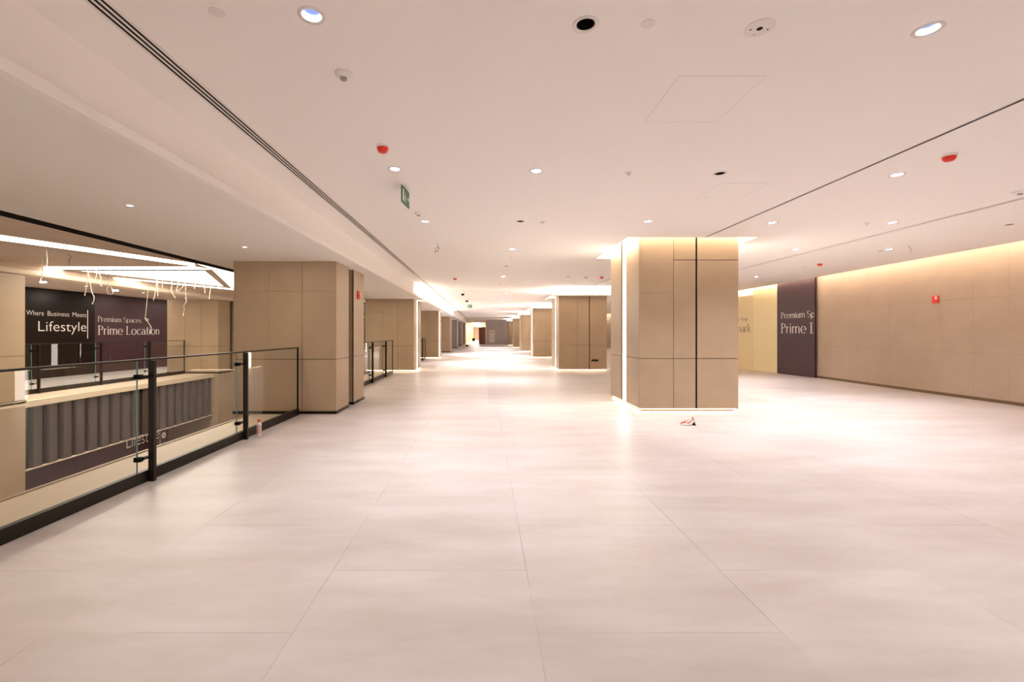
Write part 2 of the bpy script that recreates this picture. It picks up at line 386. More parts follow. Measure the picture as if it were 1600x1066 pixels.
hc = thing('hose_cabinet', 'white framed fire hose cabinet in the grey end wall', 'cabinet', (1.02, 61.5, 0))
fr = MB()
for a in ((-0.47, 0.47, 0.18, 0.25), (-0.47, 0.47, 1.98, 2.05), (-0.47, -0.40, 0.25, 1.98), (0.40, 0.47, 0.25, 1.98)): fr.box(a[0], a[1], -0.05, 0.0, a[2], a[3])
fr.build('frame', 'grey', hc); MB().box(-0.40, 0.40, -0.03, 0.0, 0.25, 1.98).build('cabinet_door', 'white', hc)
MB().box(-0.2, -0.04, -0.034, -0.028, 1.6, 1.75).build('red_mark', 'red', hc); MB().box(0.06, 0.22, -0.034, -0.028, 1.6, 1.75).build('red_mark', 'red', hc)
for (px, py, w, h_, lab) in ((740, 533, 0.55, 0.55, 'small dark crate on the floor in the far passage'), (729.5, 541.5, 0.28, 0.2, 'small dark box on the floor at the far left of the corridor')):
    Y = EYE * F / (py - CY); X = (px - CX) / F * Y
    t = thing('crate', lab, 'crate', (X, Y, 0))
    MB().box(-w / 2, w / 2, -w / 2, w / 2, 0, h_).build('crate_body', 'black', t, bevel=0.02); MB().box(-w / 2 - .01, w / 2 + .01, -w / 2 - .01, w / 2 + .01, h_ - .04, h_ + .01).build('crate_lid', 'grey', t, bevel=0.01)

# ------------------------------------------------------------ pillars
def pillar(label, X, Y, top, vj, stone='stone', groove=True, lit_base=True, slot=None, upper=None, both=True, group=None, zlow=0.0, faint=False):
    """vj: vertical joints of the front face (local x); slot: local x of the black slot"""
    t = thing('clad_pillar', label, 'pillar', (X, Y, 0), 0, group)
    g0, g1 = 0.80, 1.12
    z0 = 0.055
    D = 0.02
    core = MB().box(D, PW - D, D, g0 - D / 2, z0 + .005, top).box(D + 0.11, PW - D - 0.11, g0 - .02, g1 + .02, z0 + .005, top).box(D, PW - D, g1 + D / 2, PD - D, z0 + .005, top)
    core.build('core', 'inlay', t)
    zb = [z0, 1.015, 2.28, top] if top > 2.4 else [z0, 1.015, top]
    gaps = {1: 0.006, 2: 0.0015}
    fp = MB()
    xs = [0.006] + list(vj) + [PW - 0.006]
    for i in range(len(xs) - 1):
        zz = list(zb)
        if upper and xs[i] + .01 > upper: zz = [z0, 1.015, 2.91, top]
        for j in range(len(zz) - 1):
            gx0 = (0.001 if faint and i == 1 else 0.004) if i else 0; gx1 = (0.001 if faint and i == 0 else 0.004) if i < len(xs) - 2 else 0
            if slot and abs(xs[i] - slot) < .01: gx0 = 0.017
            if slot and abs(xs[i + 1] - slot) < .01: gx1 = 0.017
            hb = 0.0 if j == 0 else (0.006 if (j == 1 or (upper and zz[2] == 2.91)) else 0.0012)
            ht = 0.0 if j == len(zz) - 2 else (0.006 if (j == 0 or (upper and zz[2] == 2.91)) else 0.0012)
            fp.box(xs[i] + gx0, xs[i + 1] - gx1, 0, D + .001, zz[j] + hb, zz[j + 1] - ht)
            fp.box(xs[i] + gx0, xs[i + 1] - gx1, PD - D - .001, PD, zz[j] + hb, zz[j + 1] - ht)
    fp.build('face_panels', stone, t)
    sp = MB()
    for x0, x1 in ((0, D + .001), (PW - D - .001, PW)):
        for y0, y1 in ((0.010, g0), (g1, PD - 0.010)):
            for za, zc in ((z0, 1.010), (1.020, top)): sp.box(x0, x1, y0, y1, za, zc)
    # returns into the groove
    for y0, y1 in ((g0 - .012, g0), (g1, g1 + .012)):
        sp.box(0.0, 0.12, y0, y1, z0, top); sp.box(PW - .12, PW, y0, y1, z0, top)
    sp.build('side_panels', stone, t)
    if slot: MB().box(slot - 0.014, slot + 0.014, 0.004, D + 0.004, z0, top).build('black_slot', 'black', t)
    if lit_base:
        MB().box(0.06, PW - 0.06, 0.06, PD - 0.06, 0, z0 - .012).build('plinth', 'inlay', t)
        pm = MB()
        for a in ((0.04, PW - .04, 0.035, 0.055), (0.04, PW - .04, PD - .055, PD - .035), (0.035, 0.055, 0.055, PD - .055), (PW - .055, PW - .035, 0.055, PD - .055)):
            pm.box(*a, z0 - 0.02, z0 - 0.004)
        pm.build('plinth_light', 'plinthled', t)
    else:
        MB().box(-0.012, PW + 0.012, -0.012, g0 + .012, 0, z0).box(-0.012, PW + .012, g1 - .012, PD + 0.012, 0, z0).box(0.1, PW - .1, g0, g1, 0, z0).build('plinth', 'bronze', t)
    if zlow < 0: MB().box(0.0, PW, 0.0, PD, zlow, -0.01).build('lower_shaft', stone, t)
    if groove:
        for sx in (0, 1):
            xa, xb = (0.022, 0.13) if sx == 0 else (PW - 0.13, PW - 0.022)
            MB().box(xa, xb, g0 + .03, g1 - .03, z0 + .02, top - .01).build('groove_light', 'groove', t)
    return t
p0 = pillar('big beige stone pillar with glowing base, nearest of the right row', PILL_R[0][0], PILL_R[0][1], H + 0.30, (0.66, 1.10), slot=1.10, upper=0.6)
names_r = ['second pillar of the right row, with a small double socket', 'third pillar of the right row from the camera', 'fourth pillar of the right row, slim in view', 'fifth pillar of the right row, far down the corridor', 'farthest pillar of the right row, by the grey end wall']
for i, (x, y) in enumerate(PILL_R[1:]):
    t = pillar('beige stone pillar with glowing edges, ' + names_r[i], x, y, 2.99, (0.74, 1.22), slot=1.22 if i == 0 else None, stone='stone')
    # trough cap with light on top
    cp = MB()
    a, b, c, d = -0.24, PW + 0.24, -0.24, PD + 0.24
    for q in ((a, b, c, 0.02), (a, b, PD - .02, d), (a, 0.02, 0.02, PD - .02), (PW - .02, b, 0.02, PD - .02)): cp.box(*q, 2.99, 3.05)
    cp.build('light_trough', 'white', t)
    lm = MB()
    for q in ((a + .05, b - .05, c + .05, -0.04), (a + .05, b - .05, PD + .04, d - .05), (a + .05, -.04, -.04, PD + .04), (PW + .04, b - .05, -.04, PD + .04)): lm.box(*q, 3.052, 3.065)
    lm.build('trough_light', 'trough', t)
    MB().box(0.04, PW - .04, 0.04, PD - .04, 3.0, 3.55).build('upper_core', 'paint', t)
    if i == 0:
        MB().box(1.30, 1.40, -0.012, 0.0, 0.385, 0.455).box(1.41, 1.57, -0.012, 0.0, 0.385, 0.455).build('socket_plate', 'black', t, bevel=0.003)
# light ring in the recess over the big pillar
h = holes[0]; rg = MB(); zt = H + 0.315
for q in ((h[0] + .01, h[1] - .01, h[2] + .01, 8.72), (h[0] + .01, h[1] - .01, 10.72, h[3] - .01), (h[0] + .01, 2.95, 8.72, 10.72), (4.90, h[1] - .01, 8.72, 10.72)): rg.box(*q, zt - 0.012, zt - .002)
tag(rg.build('cove_light', 'cove'), 'warm ring of light in the ceiling recess around the big pillar', 'cove light')
labs_l = ['large tan stone pillar with dark plinth behind the near railing', 'second pillar of the left row, with a lit vertical groove', 'third pillar of the left row, with a lit vertical groove', 'fourth pillar of the left row down the corridor', 'fifth pillar of the left row, greyish and far off', 'farthest pillar of the left row']
for i, (x, y) in enumerate(PILL_L):
    pillar('beige stone-clad ' + labs_l[i] if i else labs_l[i], x + 0.03, y, HS, (0.66, 1.28), stone='stone' if i < 4 else 'stone3', groove=(0 < i < 3), lit_base=(0 < i < 3), faint=True)
pv = [(-11.86, 7.9), (-11.86, 17.0), (-11.86, 26.3)]
labs_v = ['tan stone pillar cut by the left edge, across the void', 'tan stone pillar across the void, right of the purple hoarding', 'tan stone pillar across the void, mostly hidden behind the large near pillar']
for (x, y), lb in zip(pv, labs_v):
    pillar(lb, x, y, 2.755, (0.66, 1.28), groove=False, lit_base=False, zlow=-4.6)

# light shelf on the riser further down
tag(MB().box(-2.498, -2.488, 16.2, 36.0, HS + 0.10, H - 0.05).build('cove_light', 'shelf'), 'long dazzling light panel on the riser above the left row of pillars', 'cove light')

# ------------------------------------------------------------ railings
def rail_unit(label, x, y0, y1, posts, side=1, group=None, endpost=True):
    """railing along y at x; side=+1: posts stand on the +x side"""
    t = thing('glass_railing', label, 'railing', (x, 0, 0), 0, group)
    MB().box(-0.055, 0.0, y0, y1, 0, 0.115).build('base_channel', 'bronze', t, bevel=0.003)
    MB().box(-0.05, 0.0, y0, y1, 1.225, 1.243).build('handrail', 'bronze', t, bevel=0.003)
    ps = sorted(posts)
    for p in ps:
        o = MB().box(0.002 if side > 0 else -0.115, 0.06 if side > 0 else -0.057, p - 0.02, p + 0.02, 0, 1.225).build('post', 'bronze', t, bevel=0.002)
        for zc in (0.25, 1.07):
            MB().box(-0.045, 0.02, p - 0.155, p - 0.105, zc - 0.022, zc + 0.022).box(-0.02, 0.03, p - .11, p - .01, zc - .008, zc + .008).build('glass_clamp', 'black', o, bevel=0.002)
    st = y0 + 0.02; ends = [p - 0.13 for p in ps] + [y1 - 0.03]
    starts = [st] + [p + 0.03 for p in ps]
    for a, b in zip(starts, ends):
        if b - a < 0.1: continue
        g = MB().quad((-0.028, a, 0.11), (-0.028, b, 0.11), (-0.028, b, 1.226), (-0.028, a, 1.226)).build('glass_pane', 'glass', t)
        MB().box(-0.034, -0.022, b, b + 0.006, 0.11, 1.226).build('pane_edge', 'teal' if b < y1 - .05 else 'bronze', g)
    if endpost: MB().box(-0.04, -0.012, y1 - 0.014, y1, 0.1, 1.243).build('end_bar', 'bronze', t)
    return t
rail_unit('clear glass railing with bronze posts, nearest on the left', XL, Y0 + .2, 8.38, (-0.85, 0.97, 2.80, 4.63, 6.44))
rail_unit('glass railing between the first and second left pillars', XL, 10.5, 17.02, (11.9, 13.75, 15.6))
rail_unit('glass railing between the second and third left pillars', XL, 19.9, 26.4, (21.3, 23.0, 24.8))
rail_unit('glass railing across the void, in front of the dark hoardings', -11.15, 9.95, 16.95, (11.35, 13.2, 15.1), side=1)
rail_unit('glass railing across the void, beyond the second void pillar', -11.15, 19.1, 26.2, (20.8, 22.6, 24.4), side=1)

# ------------------------------------------------------------ lettering
def nib(mb, pts, thick, thin, y=0.0):
    P = [Vector((p[0], p[1])) for p in pts]; L_, R_ = [], []
    for j, p in enumerate(P):
        d = (P[min(j + 1, len(P) - 1)] - P[max(j - 1, 0)]).normalized()
        w = thin + (thick - thin) * abs(d.y) ** 1.6
        nrm = Vector((-d.y, d.x)) * (w / 2)
        L_.append(p + nrm); R_.append(p - nrm)
    for j in range(len(P) - 1):
        mb.quad((L_[j].x, y, L_[j].y), (R_[j].x, y, R_[j].y), (R_[j + 1].x, y, R_[j + 1].y), (L_[j + 1].x, y, L_[j + 1].y))
def arc(cx, cy, rx, ry, a0, a1, n=18): return [(cx + rx * math.cos(math.radians(a0 + (a1 - a0) * k / n)), cy + ry * math.sin(math.radians(a0 + (a1 - a0) * k / n))) for k in range(n + 1)]
G = {
 'P': ([[(.12, 0), (.12, 1)], arc(.14, .76, .34, .24, 90, -90), [(.0, 1), (.2, 1)], [(.0, 0), (.24, 0)]], .56),
 'r': ([[(.08, 0), (.08, .66)], arc(.28, .44, .2, .22, 180, 75)], .38),
 'i': ([[(.08, 0), (.08, .66)], [(.08, .82), (.08, .93)]], .22),
 'm': ([[(.08, 0), (.08, .66)], [(.40, 0), (.40, .46)], [(.72, 0), (.72, .46)], arc(.24, .46, .16, .2, 180, 0), arc(.56, .46, .16, .2, 180, 0)], .84),
 'n': ([[(.08, 0), (.08, .66)], [(.40, 0), (.40, .46)], arc(.24, .46, .16, .2, 180, 0)], .52),
 'u': ([[(.08, .2), (.08, .66)], [(.40, 0), (.40, .66)], arc(.24, .2, .16, .2, 180, 360)], .52),
 'e': ([arc(.29, .33, .23, .33, 0, 318, 28), [(.07, .34), (.52, .34)]], .60),
 'o': ([arc(.29, .33, .24, .33, 0, 360, 28)], .62),
 'c': ([arc(.29, .33, .24, .33, 45, 315, 24)], .54),
 'a': ([arc(.24, .2, .18, .2, 0, 360, 24), [(.44, 0), (.44, .46)], arc(.26, .46, .18, .2, 0, 150)], .56),
 't': ([[(.16, .02), (.16, .92)], [(.02, .66), (.34, .66)], [(.16, .02), (.32, .02)]], .38),
 'L': ([[(.12, 0), (.12, 1)], [(.0, .015), (.55, .015)], [(.0, .985), (.24, .985)]], .60),
 'S': ([arc(.28, .75, .22, .24, 40, 270), arc(.28, .26, .24, .25, 90, -140)], .60),
 's': ([arc(.2, .49, .14, .16, 40, 270), arc(.2, .165, .16, .165, 90, -140)], .42),
 'p': ([[(.08, -.28), (.08, .66)], arc(.30, .33, .22, .33, 0, 360, 28)], .62),
 'k': ([[(.08, 0), (.08, 1)], [(.10, .30), (.40, .66)], [(.2, .42), (.46, 0)]], .50),
 ' ': ([], .30)}
def serif(text, cap, width, x0, z0, y, xmax=None):
    mb = MB(); adv = sum(G[c][1] for c in text); sx = width / adv; x = 0
    for c in text:
        st, a = G[c]
        for s in st: nib(mb, [((x + p[0]) * sx / cap, p[1]) for p in s], 0.105, 0.028, 0)
        x += a
    mb.v = [(x0 + v[0] * cap, y, z0 + v[2] * cap) for v in mb.v]
    if xmax is not None: clip(mb, xmax)
    return mb
def words(text, cap, width, x0, z0, parent, name, xmax=None):
    adv = sum(G[c][1] for c in text); sx = width / adv; x = x0
    for w_ in text.split(' '):
        for c in w_:
            ww = G[c][1] * sx
            if xmax is None or x < xmax - 0.03:
                m = serif(c, cap, ww, x, z0, -0.004, xmax)
                if m.f: m.build('letter', 'letter', parent)
            x += ww
        x += G[' '][1] * sx
def clip(mb, xmax):
    bm = bmesh.new(); vs = [bm.verts.new(v) for v in mb.v]
    for f in mb.f: bm.faces.new([vs[i] for i in f])
    bmesh.ops.bisect_plane(bm, geom=bm.verts[:] + bm.edges[:] + bm.faces[:], plane_co=(xmax, 0, 0), plane_no=(1, 0, 0), clear_outer=True)
    bm.verts.index_update(); mb.v = [tuple(v.co) for v in bm.verts]; mb.f = [tuple(v.index for v in f.verts) for f in bm.faces]; bm.free()
def sans(text, cap, width, x0, z0, y):
    cu = bpy.data.curves.new('lettering_curve', 'FONT'); cu.body = text; cu.size = 1; cu.offset = -0.010
    o = bpy.data.objects.new('lettering_source', cu); COL.objects.link(o)
    bpy.context.view_layer.update()
    me = bpy.data.meshes.new_from_object(o.evaluated_get(bpy.context.evaluated_depsgraph_get()))
    xs = [v.co.x for v in me.vertices]; 
    base = 0.0; capm = 0.70
    sx = width / (max(xs) - min(xs)); sz = cap / capm; mnx = min(xs)
    mb = MB(); mb.v = [(x0 + (v.co.x - mnx) * sx, y, z0 + v.co.y * sz) for v in me.vertices]; mb.f = [tuple(p.vertices) for p in me.polygons]
    bpy.data.objects.remove(o); bpy.data.curves.remove(cu); bpy.data.meshes.remove(me)
    return mb
class Plane:                            # vertical board between two floor points, local x from p to q
    def __init__(s, p, q):
        s.p, s.q = Vector(p), Vector(q); s.d = (s.q - s.p).normalized(); s.ang = math.atan2(s.d.y, s.d.x)
    def u(s, px):                       # distance from p to where photo column px meets the board
        r = (px - CX) / F; return (r * s.p.y - s.p.x) / (s.d.x - r * s.d.y)

# hoarding across the void
PL = Plane((-14.7, 14.49), (-14.39, 20.67)); u = PL.u
t = thing('printed_hoarding', 'dark brown and purple printed hoarding reading Lifestyle and Prime Location across the void', 'hoarding', (PL.p.x, PL.p.y, 0), PL.ang)
MB().box(-6, u(148), 0, 0.04, 0.0, HV - .01).build('brown_panel', 'brownv', t)
MB().box(u(148), u(148) + 12, 0, 0.04, 0.0, HV - .01).build('purple_panel', 'purple', t)
w = (u(134.8) - u(67.6)) / 15.0 * 20.2
xw = u(134.8) - w
for wd, fr_ in (('Where', 0.265), ('Business', 0.36), ('Meets', 0.255)):
    sans(wd, 0.163, w * fr_, xw, 2.09, -0.004).build('small_lettering', 'letter', t); xw += w * (fr_ + 0.06)
sans('Lifestyle', 0.344, u(134.8) - u(59.7), u(59.7), 1.57, -0.004).build('large_lettering', 'letter', t)
MB().box(u(136.3), u(137.3), -0.006, 0, 1.31, 2.36).build('divider_line', 'letter', t)
words('Premium Spaces', 0.20, u(221) - u(152.3), u(152.3), 1.945, t, 'small_serif_lettering')
words('Prime Location', 0.34, u(249.3) - u(152.6), u(152.6), 1.45, t, 'large_serif_lettering')
# lower storey board and corrugated sheet
t = thing('lower_hoarding', 'dark purple board reading Lifestyle on the storey below, under the corrugated sheet', 'hoarding', (-10.30, 9.86, 0), PI / 2)
MB().box(0, 10.30 * F / (CX - 263) - 9.86, 0, 0.04, -4.5, -1.3).build('board', 'purple', t)
def ul(px, X=10.30): return X * F / (CX - px) - 9.86
sans('Lifestyle', 0.36, ul(248.3) - ul(197.5), ul(197.5), -1.82, -0.004).build('lettering', 'letter', t)
MB().box(ul(249.8), ul(250.2), -0.005, 0, -2.3, -1.4).build('divider_line', 'letter', t)
rb = MB().lathe([(0, -0.006), (0.095, -0.006), (0.095, 0)], (ul(255.7), 0, -1.77), 28, 'y'); rb.build('round_logo', 'letter', t)
MB().lathe([(0.03, -0.008), (0.045, -0.008)], (ul(255.7), 0, -1.77), 24, 'y').lathe([(0, -0.008), (0.015, -0.008)], (ul(255.7), 0, -1.77), 16, 'y').build('logo_ring', 'purple', t)
t = thing('corrugated_screen', 'dark corrugated metal screen hanging below the opposite floor edge', 'screen', (0, 0, 0))
pm = MB(); y = 9.86
while y < 16.95:
    y1 = min(y + 0.25, 16.95)
    pm.prism([(-10.26, y), (-10.19, y), (-10.16, y + .025), (-10.16, y1 - .025), (-10.19, y1), (-10.26, y1)], -1.53, -0.14); y += 0.37
pm.build('corrugated_sheet', 'pleat', t)
MB().box(-10.28, -10.262, 9.86, 16.96, -1.53, -0.14).build('backing_sheet', 'brownv', t)
MB().box(-10.21, -10.14, 9.86, 16.96, -1.555, -1.53).build('bottom_trim', 'cream', t)
struct(MB().box(-9.955, -9.94, 7.91, 9.85, -0.07, -0.03).build('trim_10', 'cream'), 'pale joint strip on the pillar at the left edge')

# hoardings on the right
PR = Plane((10.85, 19.4), (11.12, 15.33)); u = PR.u
LR = (PR.q - PR.p).length
t = thing('printed_hoarding', 'dark purple printed hoarding beside the tiled wall, lettered Premium Sp and Prime L', 'hoarding', (PR.p.x, PR.p.y, 0), PR.ang)
MB().box(u(1214.2), LR, 0, 0.05, 0.0, 3.7).build('board', 'purple', t)
words('Premium Spaces', 0.225, 2.24, u(1220.2), 2.05, t, 'small_serif_lettering', LR - .005)
words('Prime Location', 0.36, 3.32, u(1220.2), 1.505, t, 'large_serif_lettering', LR - .005)
t = thing('printed_hoarding', 'pale yellow printed hoarding between the big pillar and the purple one', 'hoarding', (PR.p.x, PR.p.y, 0), PR.ang)
MB().box(u(1177), u(1214.2) - .004, 0.002, 0.05, 0.0, 3.7).build('board', 'yellow', t)
MB().box(-8, u(1177) - .004, 0.002, 0.05, 0.0, 3.06).build('board', 'yellow2', t)
struct(MB().box(10.98, 11.02, 17.5, 27, 3.0, 3.74).build('wall_right_upper', 'paint'), 'white upper wall above the lower yellow hoarding')
sans('OF', 0.17, 0.23, u(1168) - 0.78, 1.985, -0.002).build('small_lettering', 'letterd', t); sans('THE', 0.17, 0.46, u(1168) - 0.46, 1.985, -0.002).build('small_lettering', 'letterd', t)
serif('mark', 0.36, 1.02, u(1173.5) - 1.02, 1.54, -0.002).build('large_serif_lettering', 'letterd', t)

# ------------------------------------------------------------ ceiling slots
def slot(name, label, x0, x1, lines, y0, y1):
    t = thing(name, label, 'air slot', (0, 0, H))
    lip = MB()
    xs = [x0] + [v for l in lines for v in l] + [x1]
    for i in range(0, len(xs), 2):
        lip.box(xs[i], xs[i + 1], y0, y1, -0.0035, 0.06)
    lip.build('frame', 'white', t)
    bk = MB()
    for a, b in lines: bk.box(a - .001, b + .001, y0, y1, 0.0, 0.05)
    bk.build('black_gap', 'black', t)
    return t
slot('linear_air_slot', 'triple black linear air slot running down the left of the ceiling', -2.165, -2.035, SLOTS[:3], Y0 + .06, 61.5)
slot('linear_air_slot', 'single thin black ceiling slot leading to the big pillar', 4.11, 4.17, SLOTS[3:4], Y0 + .06, 8.52)
slot('linear_air_slot', 'double grey ceiling slot on the right, nearer the tiled wall', 7.125, 7.223, SLOTS[4:], Y0 + .06, 57.9)
t = slot('linear_air_slot', 'thin ceiling slot between the first and second right pillars', 4.11, 4.17, SLOTS[3:4], 10.96, 17.3)
for a, b, c, d in ((4.11, 4.17, 19.0, 57.9),):
    pass

# ------------------------------------------------------------ downlights
def mk_down(lit, label, x, y, z, group=None):
    t = thing('downlight', label, 'downlight', (x, y, z), 0, group)
    MB().lathe([(RO, 0.002), (RO, -0.004), (RI + .004, -0.005), (RI, 0.0)], n=28).build('trim_ring', 'white', t, True)
    can = MB().lathe([(RI, 0.0), (RI * .8, 0.05), (RI * .55, 0.075)], n=28)
    can.build('reflector', 'reflector' if lit else 'black', t, True)
    MB().disc(RI * .56, (0, 0, 0.074), 24).build('lamp', 'lampw' if lit else 'grey', t)
    return t
lit0 = dark0 = None
def lamp_light(x, y, z, power, parent=None):
    L_ = bpy.data.lights.new('downlight_beam', 'AREA'); L_.shape = 'DISK'; L_.size = 0.05; L_.energy = power; L_.color = DOWN_C; L_.spread = math.radians(108)
    o = bpy.data.objects.new('downlight_beam', L_); COL.objects.link(o); o.parent = parent; o.location = (0, 0, 0.05) if parent else (x, y, z)
    return o
for x, y, lit, lab, grp in dls:
    src = lit0 if lit else dark0
    if src is None:
        t = mk_down(lit, lab, x, y, H, grp)
        if lit: lit0 = t
        else: dark0 = t
    else:
        t = src.copy(); COL.objects.link(t); t.location = (x, y, H); t['label'] = lab
        if grp: t['group'] = grp
        for ch in src.children:
            if ch.type == 'MESH':
                c = ch.copy(); COL.objects.link(c); c.parent = t
    t['category'] = 'downlight'
for t in [o for o in bpy.data.objects if o.name.startswith('downlight') and o.type == 'EMPTY']:
    if any('lampw' in (m.name if m else '') or m is M_['lampw'] for ch in t.children if ch.type == 'MESH' for m in ch.data.materials):
        l = lamp_light(0, 0, 0, down_power(t.location.x, t.location.y), t)
# soffit spots (surface of the lowered ceiling)
spots = [(-3.71, 4.76, 'bright small spotlight in the soffit above the near railing'), (-3.72, 7.06, 'bright small spotlight in the soffit just before the large left pillar'),
         (-3.70, 14.0, 'small soffit spotlight just past the first left pillar'), (-3.71, 16.3, 'small soffit spotlight just before the second left pillar')]
spots += [(-3.71, 2.4, None), (-3.71, 0.0, None), (-3.71, 11.7, None), (-3.71, -2.4, None), (-3.71, 21.2, None), (-3.71, 23.6, None), (-3.71, -4.8, None)]
sp0 = None
for x, y, lab in spots:
    grp = None
    if not lab: lab = 'small soffit spotlight above the railings, hidden or outside the frame'; grp = 'soffit spotlights out of view'
    if sp0 is None:
        t = sp0 = thing('soffit_spotlight', lab, 'spotlight', (x, y, HS))
        MB().lathe([(0.045, 0.001), (0.045, -0.005), (0.032, -0.006), (0.03, -0.002)], n=24).build('trim_ring', 'white', t, True)
        MB().disc(0.031, (0, 0, -0.003), 24).build('lamp', 'lampw', t)
    else:
        t = tree_copy(sp0, (x, y, HS), lab, grp)
for t in [o for o in bpy.data.objects if o.name.startswith('soffit_spotlight')]:
    l = lamp_light(0, 0, 0, 5.0, t); l.location = (0, 0, -0.008); l.data.color = (1, 0.82, 0.60); l.data.spread = PI

# lamps added unseen behind the beam to brighten the hoarding across the void
ga0 = None
for k, (x, y) in enumerate([(-12.6, 12.0), (-12.6, 14.4), (-12.6, 16.8), (-12.6, 9.6), (-12.6, 19.2), (-12.6, 22.0), (-12.6, 5.0)]):
    if ga0 is None:
        t = ga0 = thing('gallery_downlight', 'round downlight of the gallery across the void, hidden behind the beam', 'downlight', (x, y, HV), 0, 'gallery downlights')
        MB().lathe([(0.07, 0.001), (0.07, -0.006), (0.055, -0.007), (0.052, -0.002)], n=24).build('trim_ring', 'white', t, True)
        MB().disc(0.053, (0, 0, -0.003), 24).build('lamp', 'lampw', t)
    else: t = tree_copy(ga0, (x, y, HV))
for t in [o for o in bpy.data.objects if o.name.startswith('gallery_downlight')]:
    l = lamp_light(0, 0, 0, 22.0, t); l.location = (0, 0, -0.01); l.data.spread = PI; l.data.color = (1, 0.88, 0.76)

# ------------------------------------------------------------ small ceiling devices
def cap(label, px, py, r=0.045, z=H, cat='blanking plate', name='blanking_plate', thick=0.006):
    x, y = ceil_at(px, py, z); t = MB().lathe([(r, 0), (r, -thick * .6), (r * .9, -thick), (0, -thick)], n=28).build(name, 'white', smooth=False)
    t.location = (x, y, z); return tag(t, label, cat)
cap('round white cover plate on the ceiling at the top left, beside the triple slot', 339, 19, 0.042)
cap('round white cover plate right of the black downlight at the top', 1013, 37, 0.040)
def detector(label, px, py, r=0.055, head='grey'):
    x, y = ceil_at(px, py, H); t = thing('smoke_detector', label, 'smoke detector', (x, y, H))
    MB().lathe([(r, 0.001), (r, -0.010), (r * .85, -0.022), (r * .45, -0.028), (r * .4, -0.03)], n=28).build('housing', 'white', t, True)
    MB().lathe([(r * .4, -0.029), (r * .35, -0.045), (0, -0.048)], n=20).build('sensor_head', head, t, True)
detector('white smoke detector on the ceiling at the upper left centre', 537, 115, 0.06)
detector('white smoke detector behind the hanging exit sign', 654, 333, 0.06)
detector('white detector on the ceiling close to the red sounder beside the big pillar', 916, 433, 0.09)
detector('white detector at the right edge of the photo between the ceiling slots', 1594, 299, 0.07)
def sprink(label, px, py, grp=None):
    x, y = ceil_at(px, py, H); t = thing('sprinkler', label, 'sprinkler', (x, y, H), 0, grp)
    MB().lathe([(0.042, 0.001), (0.042, -0.004), (0.02, -0.010), (0.012, -0.012)], n=20).build('rosette', 'white', t, True)
    MB().lathe([(0.008, -0.010), (0.008, -0.03), (0.022, -0.032), (0, -0.034)], n=14).build('head', 'white', t)
sprink('small sprinkler head in the ceiling left of the black downlight by the access panel', 983, 270)
for q in ((848, 347), (1355, 349), (858, 416), (935, 391), (1375, 392), (1257, 417), (776, 462), (722, 442), (800, 402)):
    sprink('tiny sprinkler head in the middle or far ceiling', *q, 'small far sprinkler heads')
def sounder(label, px, py, s=1.0, z=H):
    x, y = ceil_at(px, py, z); t = thing('fire_sounder', label, 'fire alarm sounder', (x, y, z))
    MB().lathe([(0.06 * s, 0.001), (0.062 * s, -0.012), (0.056 * s, -0.02)], n=28).build('white_base', 'white', t, True)
    MB().lathe([(0.056 * s, -0.018), (0.053 * s, -0.04), (0.038 * s, -0.062), (0.02 * s, -0.068), (0, -0.069)], n=28).build('red_dome', 'red', t, True)
sounder('red ceiling fire sounder on white base, left of centre', 598, 228)
sounder('red ceiling fire sounder on the right, beyond the thin slot', 1483, 242)
sounder('small red fire sounder over the far left corridor', 711, 434.5, 1.1)
sounder('small red fire sounder right of the big pillar, beyond the double slot', 1281, 411.5, 1.1)
sounder('small red fire sounder just left of the big pillar', 940, 432, 1.1)
# ceiling speaker
x, y = ceil_at(1187, 43, H); t = thing('ceiling_speaker', 'round cream ceiling disc with one large and two small holes at the top right', 'ceiling speaker', (x, y, H))
MB().lathe([(0.082, 0.001), (0.082, -0.004), (0.076, -0.007), (0, -0.007)], n=36).build('disc', 'white', t)
MB().disc(0.017, (0, 0, -0.0075)).disc(0.006, (-0.048, 0.01, -0.0075)).disc(0.006, (0.05, 0.006, -0.0075)).disc(0.004, (0.0, 0.055, -0.0075)).build('holes', 'black', t)
# camera domes far
for px, py, lab in ((723, 460, 'small dark dome camera over the far corridor'), (729.5, 471, 'small grey dome camera nearer the far exit sign')):
    x, y = ceil_at(px, py - 3, H); t = thing('dome_camera', lab, 'camera', (x, y, H))
    MB().lathe([(0.09, 0), (0.09, -0.05), (0.08, -0.06)], n=20).build('base', 'white', t); MB().lathe([(0.075, -0.058), (0.065, -0.11), (0.03, -0.14), (0, -0.145)], n=20).build('dome', 'black', t, True)
# access panels: hairline frames
for i, (x0, x1, y0, y1, lab) in enumerate(((1.36, 1.97, 3.18, 3.87, 'faint square access panel in the ceiling before the slot'), (2.82, 3.42, 5.45, 6.05, 'faint access panel in the ceiling beside the black downlight'))):
    f = MB(); w = 0.0018
    f.box(x0, x1, y0, y0 + w, -.0012, 0).box(x0, x1, y1 - w, y1, -.0012, 0).box(x0, x0 + w, y0, y1, -.0012, 0).box(x1 - w, x1, y0, y1, -.0012, 0)
    t = thing('access_panel', lab, 'access panel', (0, 0, H)); f.build('joint', 'jointm', t)
    MB().box(x0 + w, x1 - w, y0 + w, y1 - w, -0.0008, 0).build('panel', 'paint', t)
x0, y0_ = ceil_at(20, 2, H)

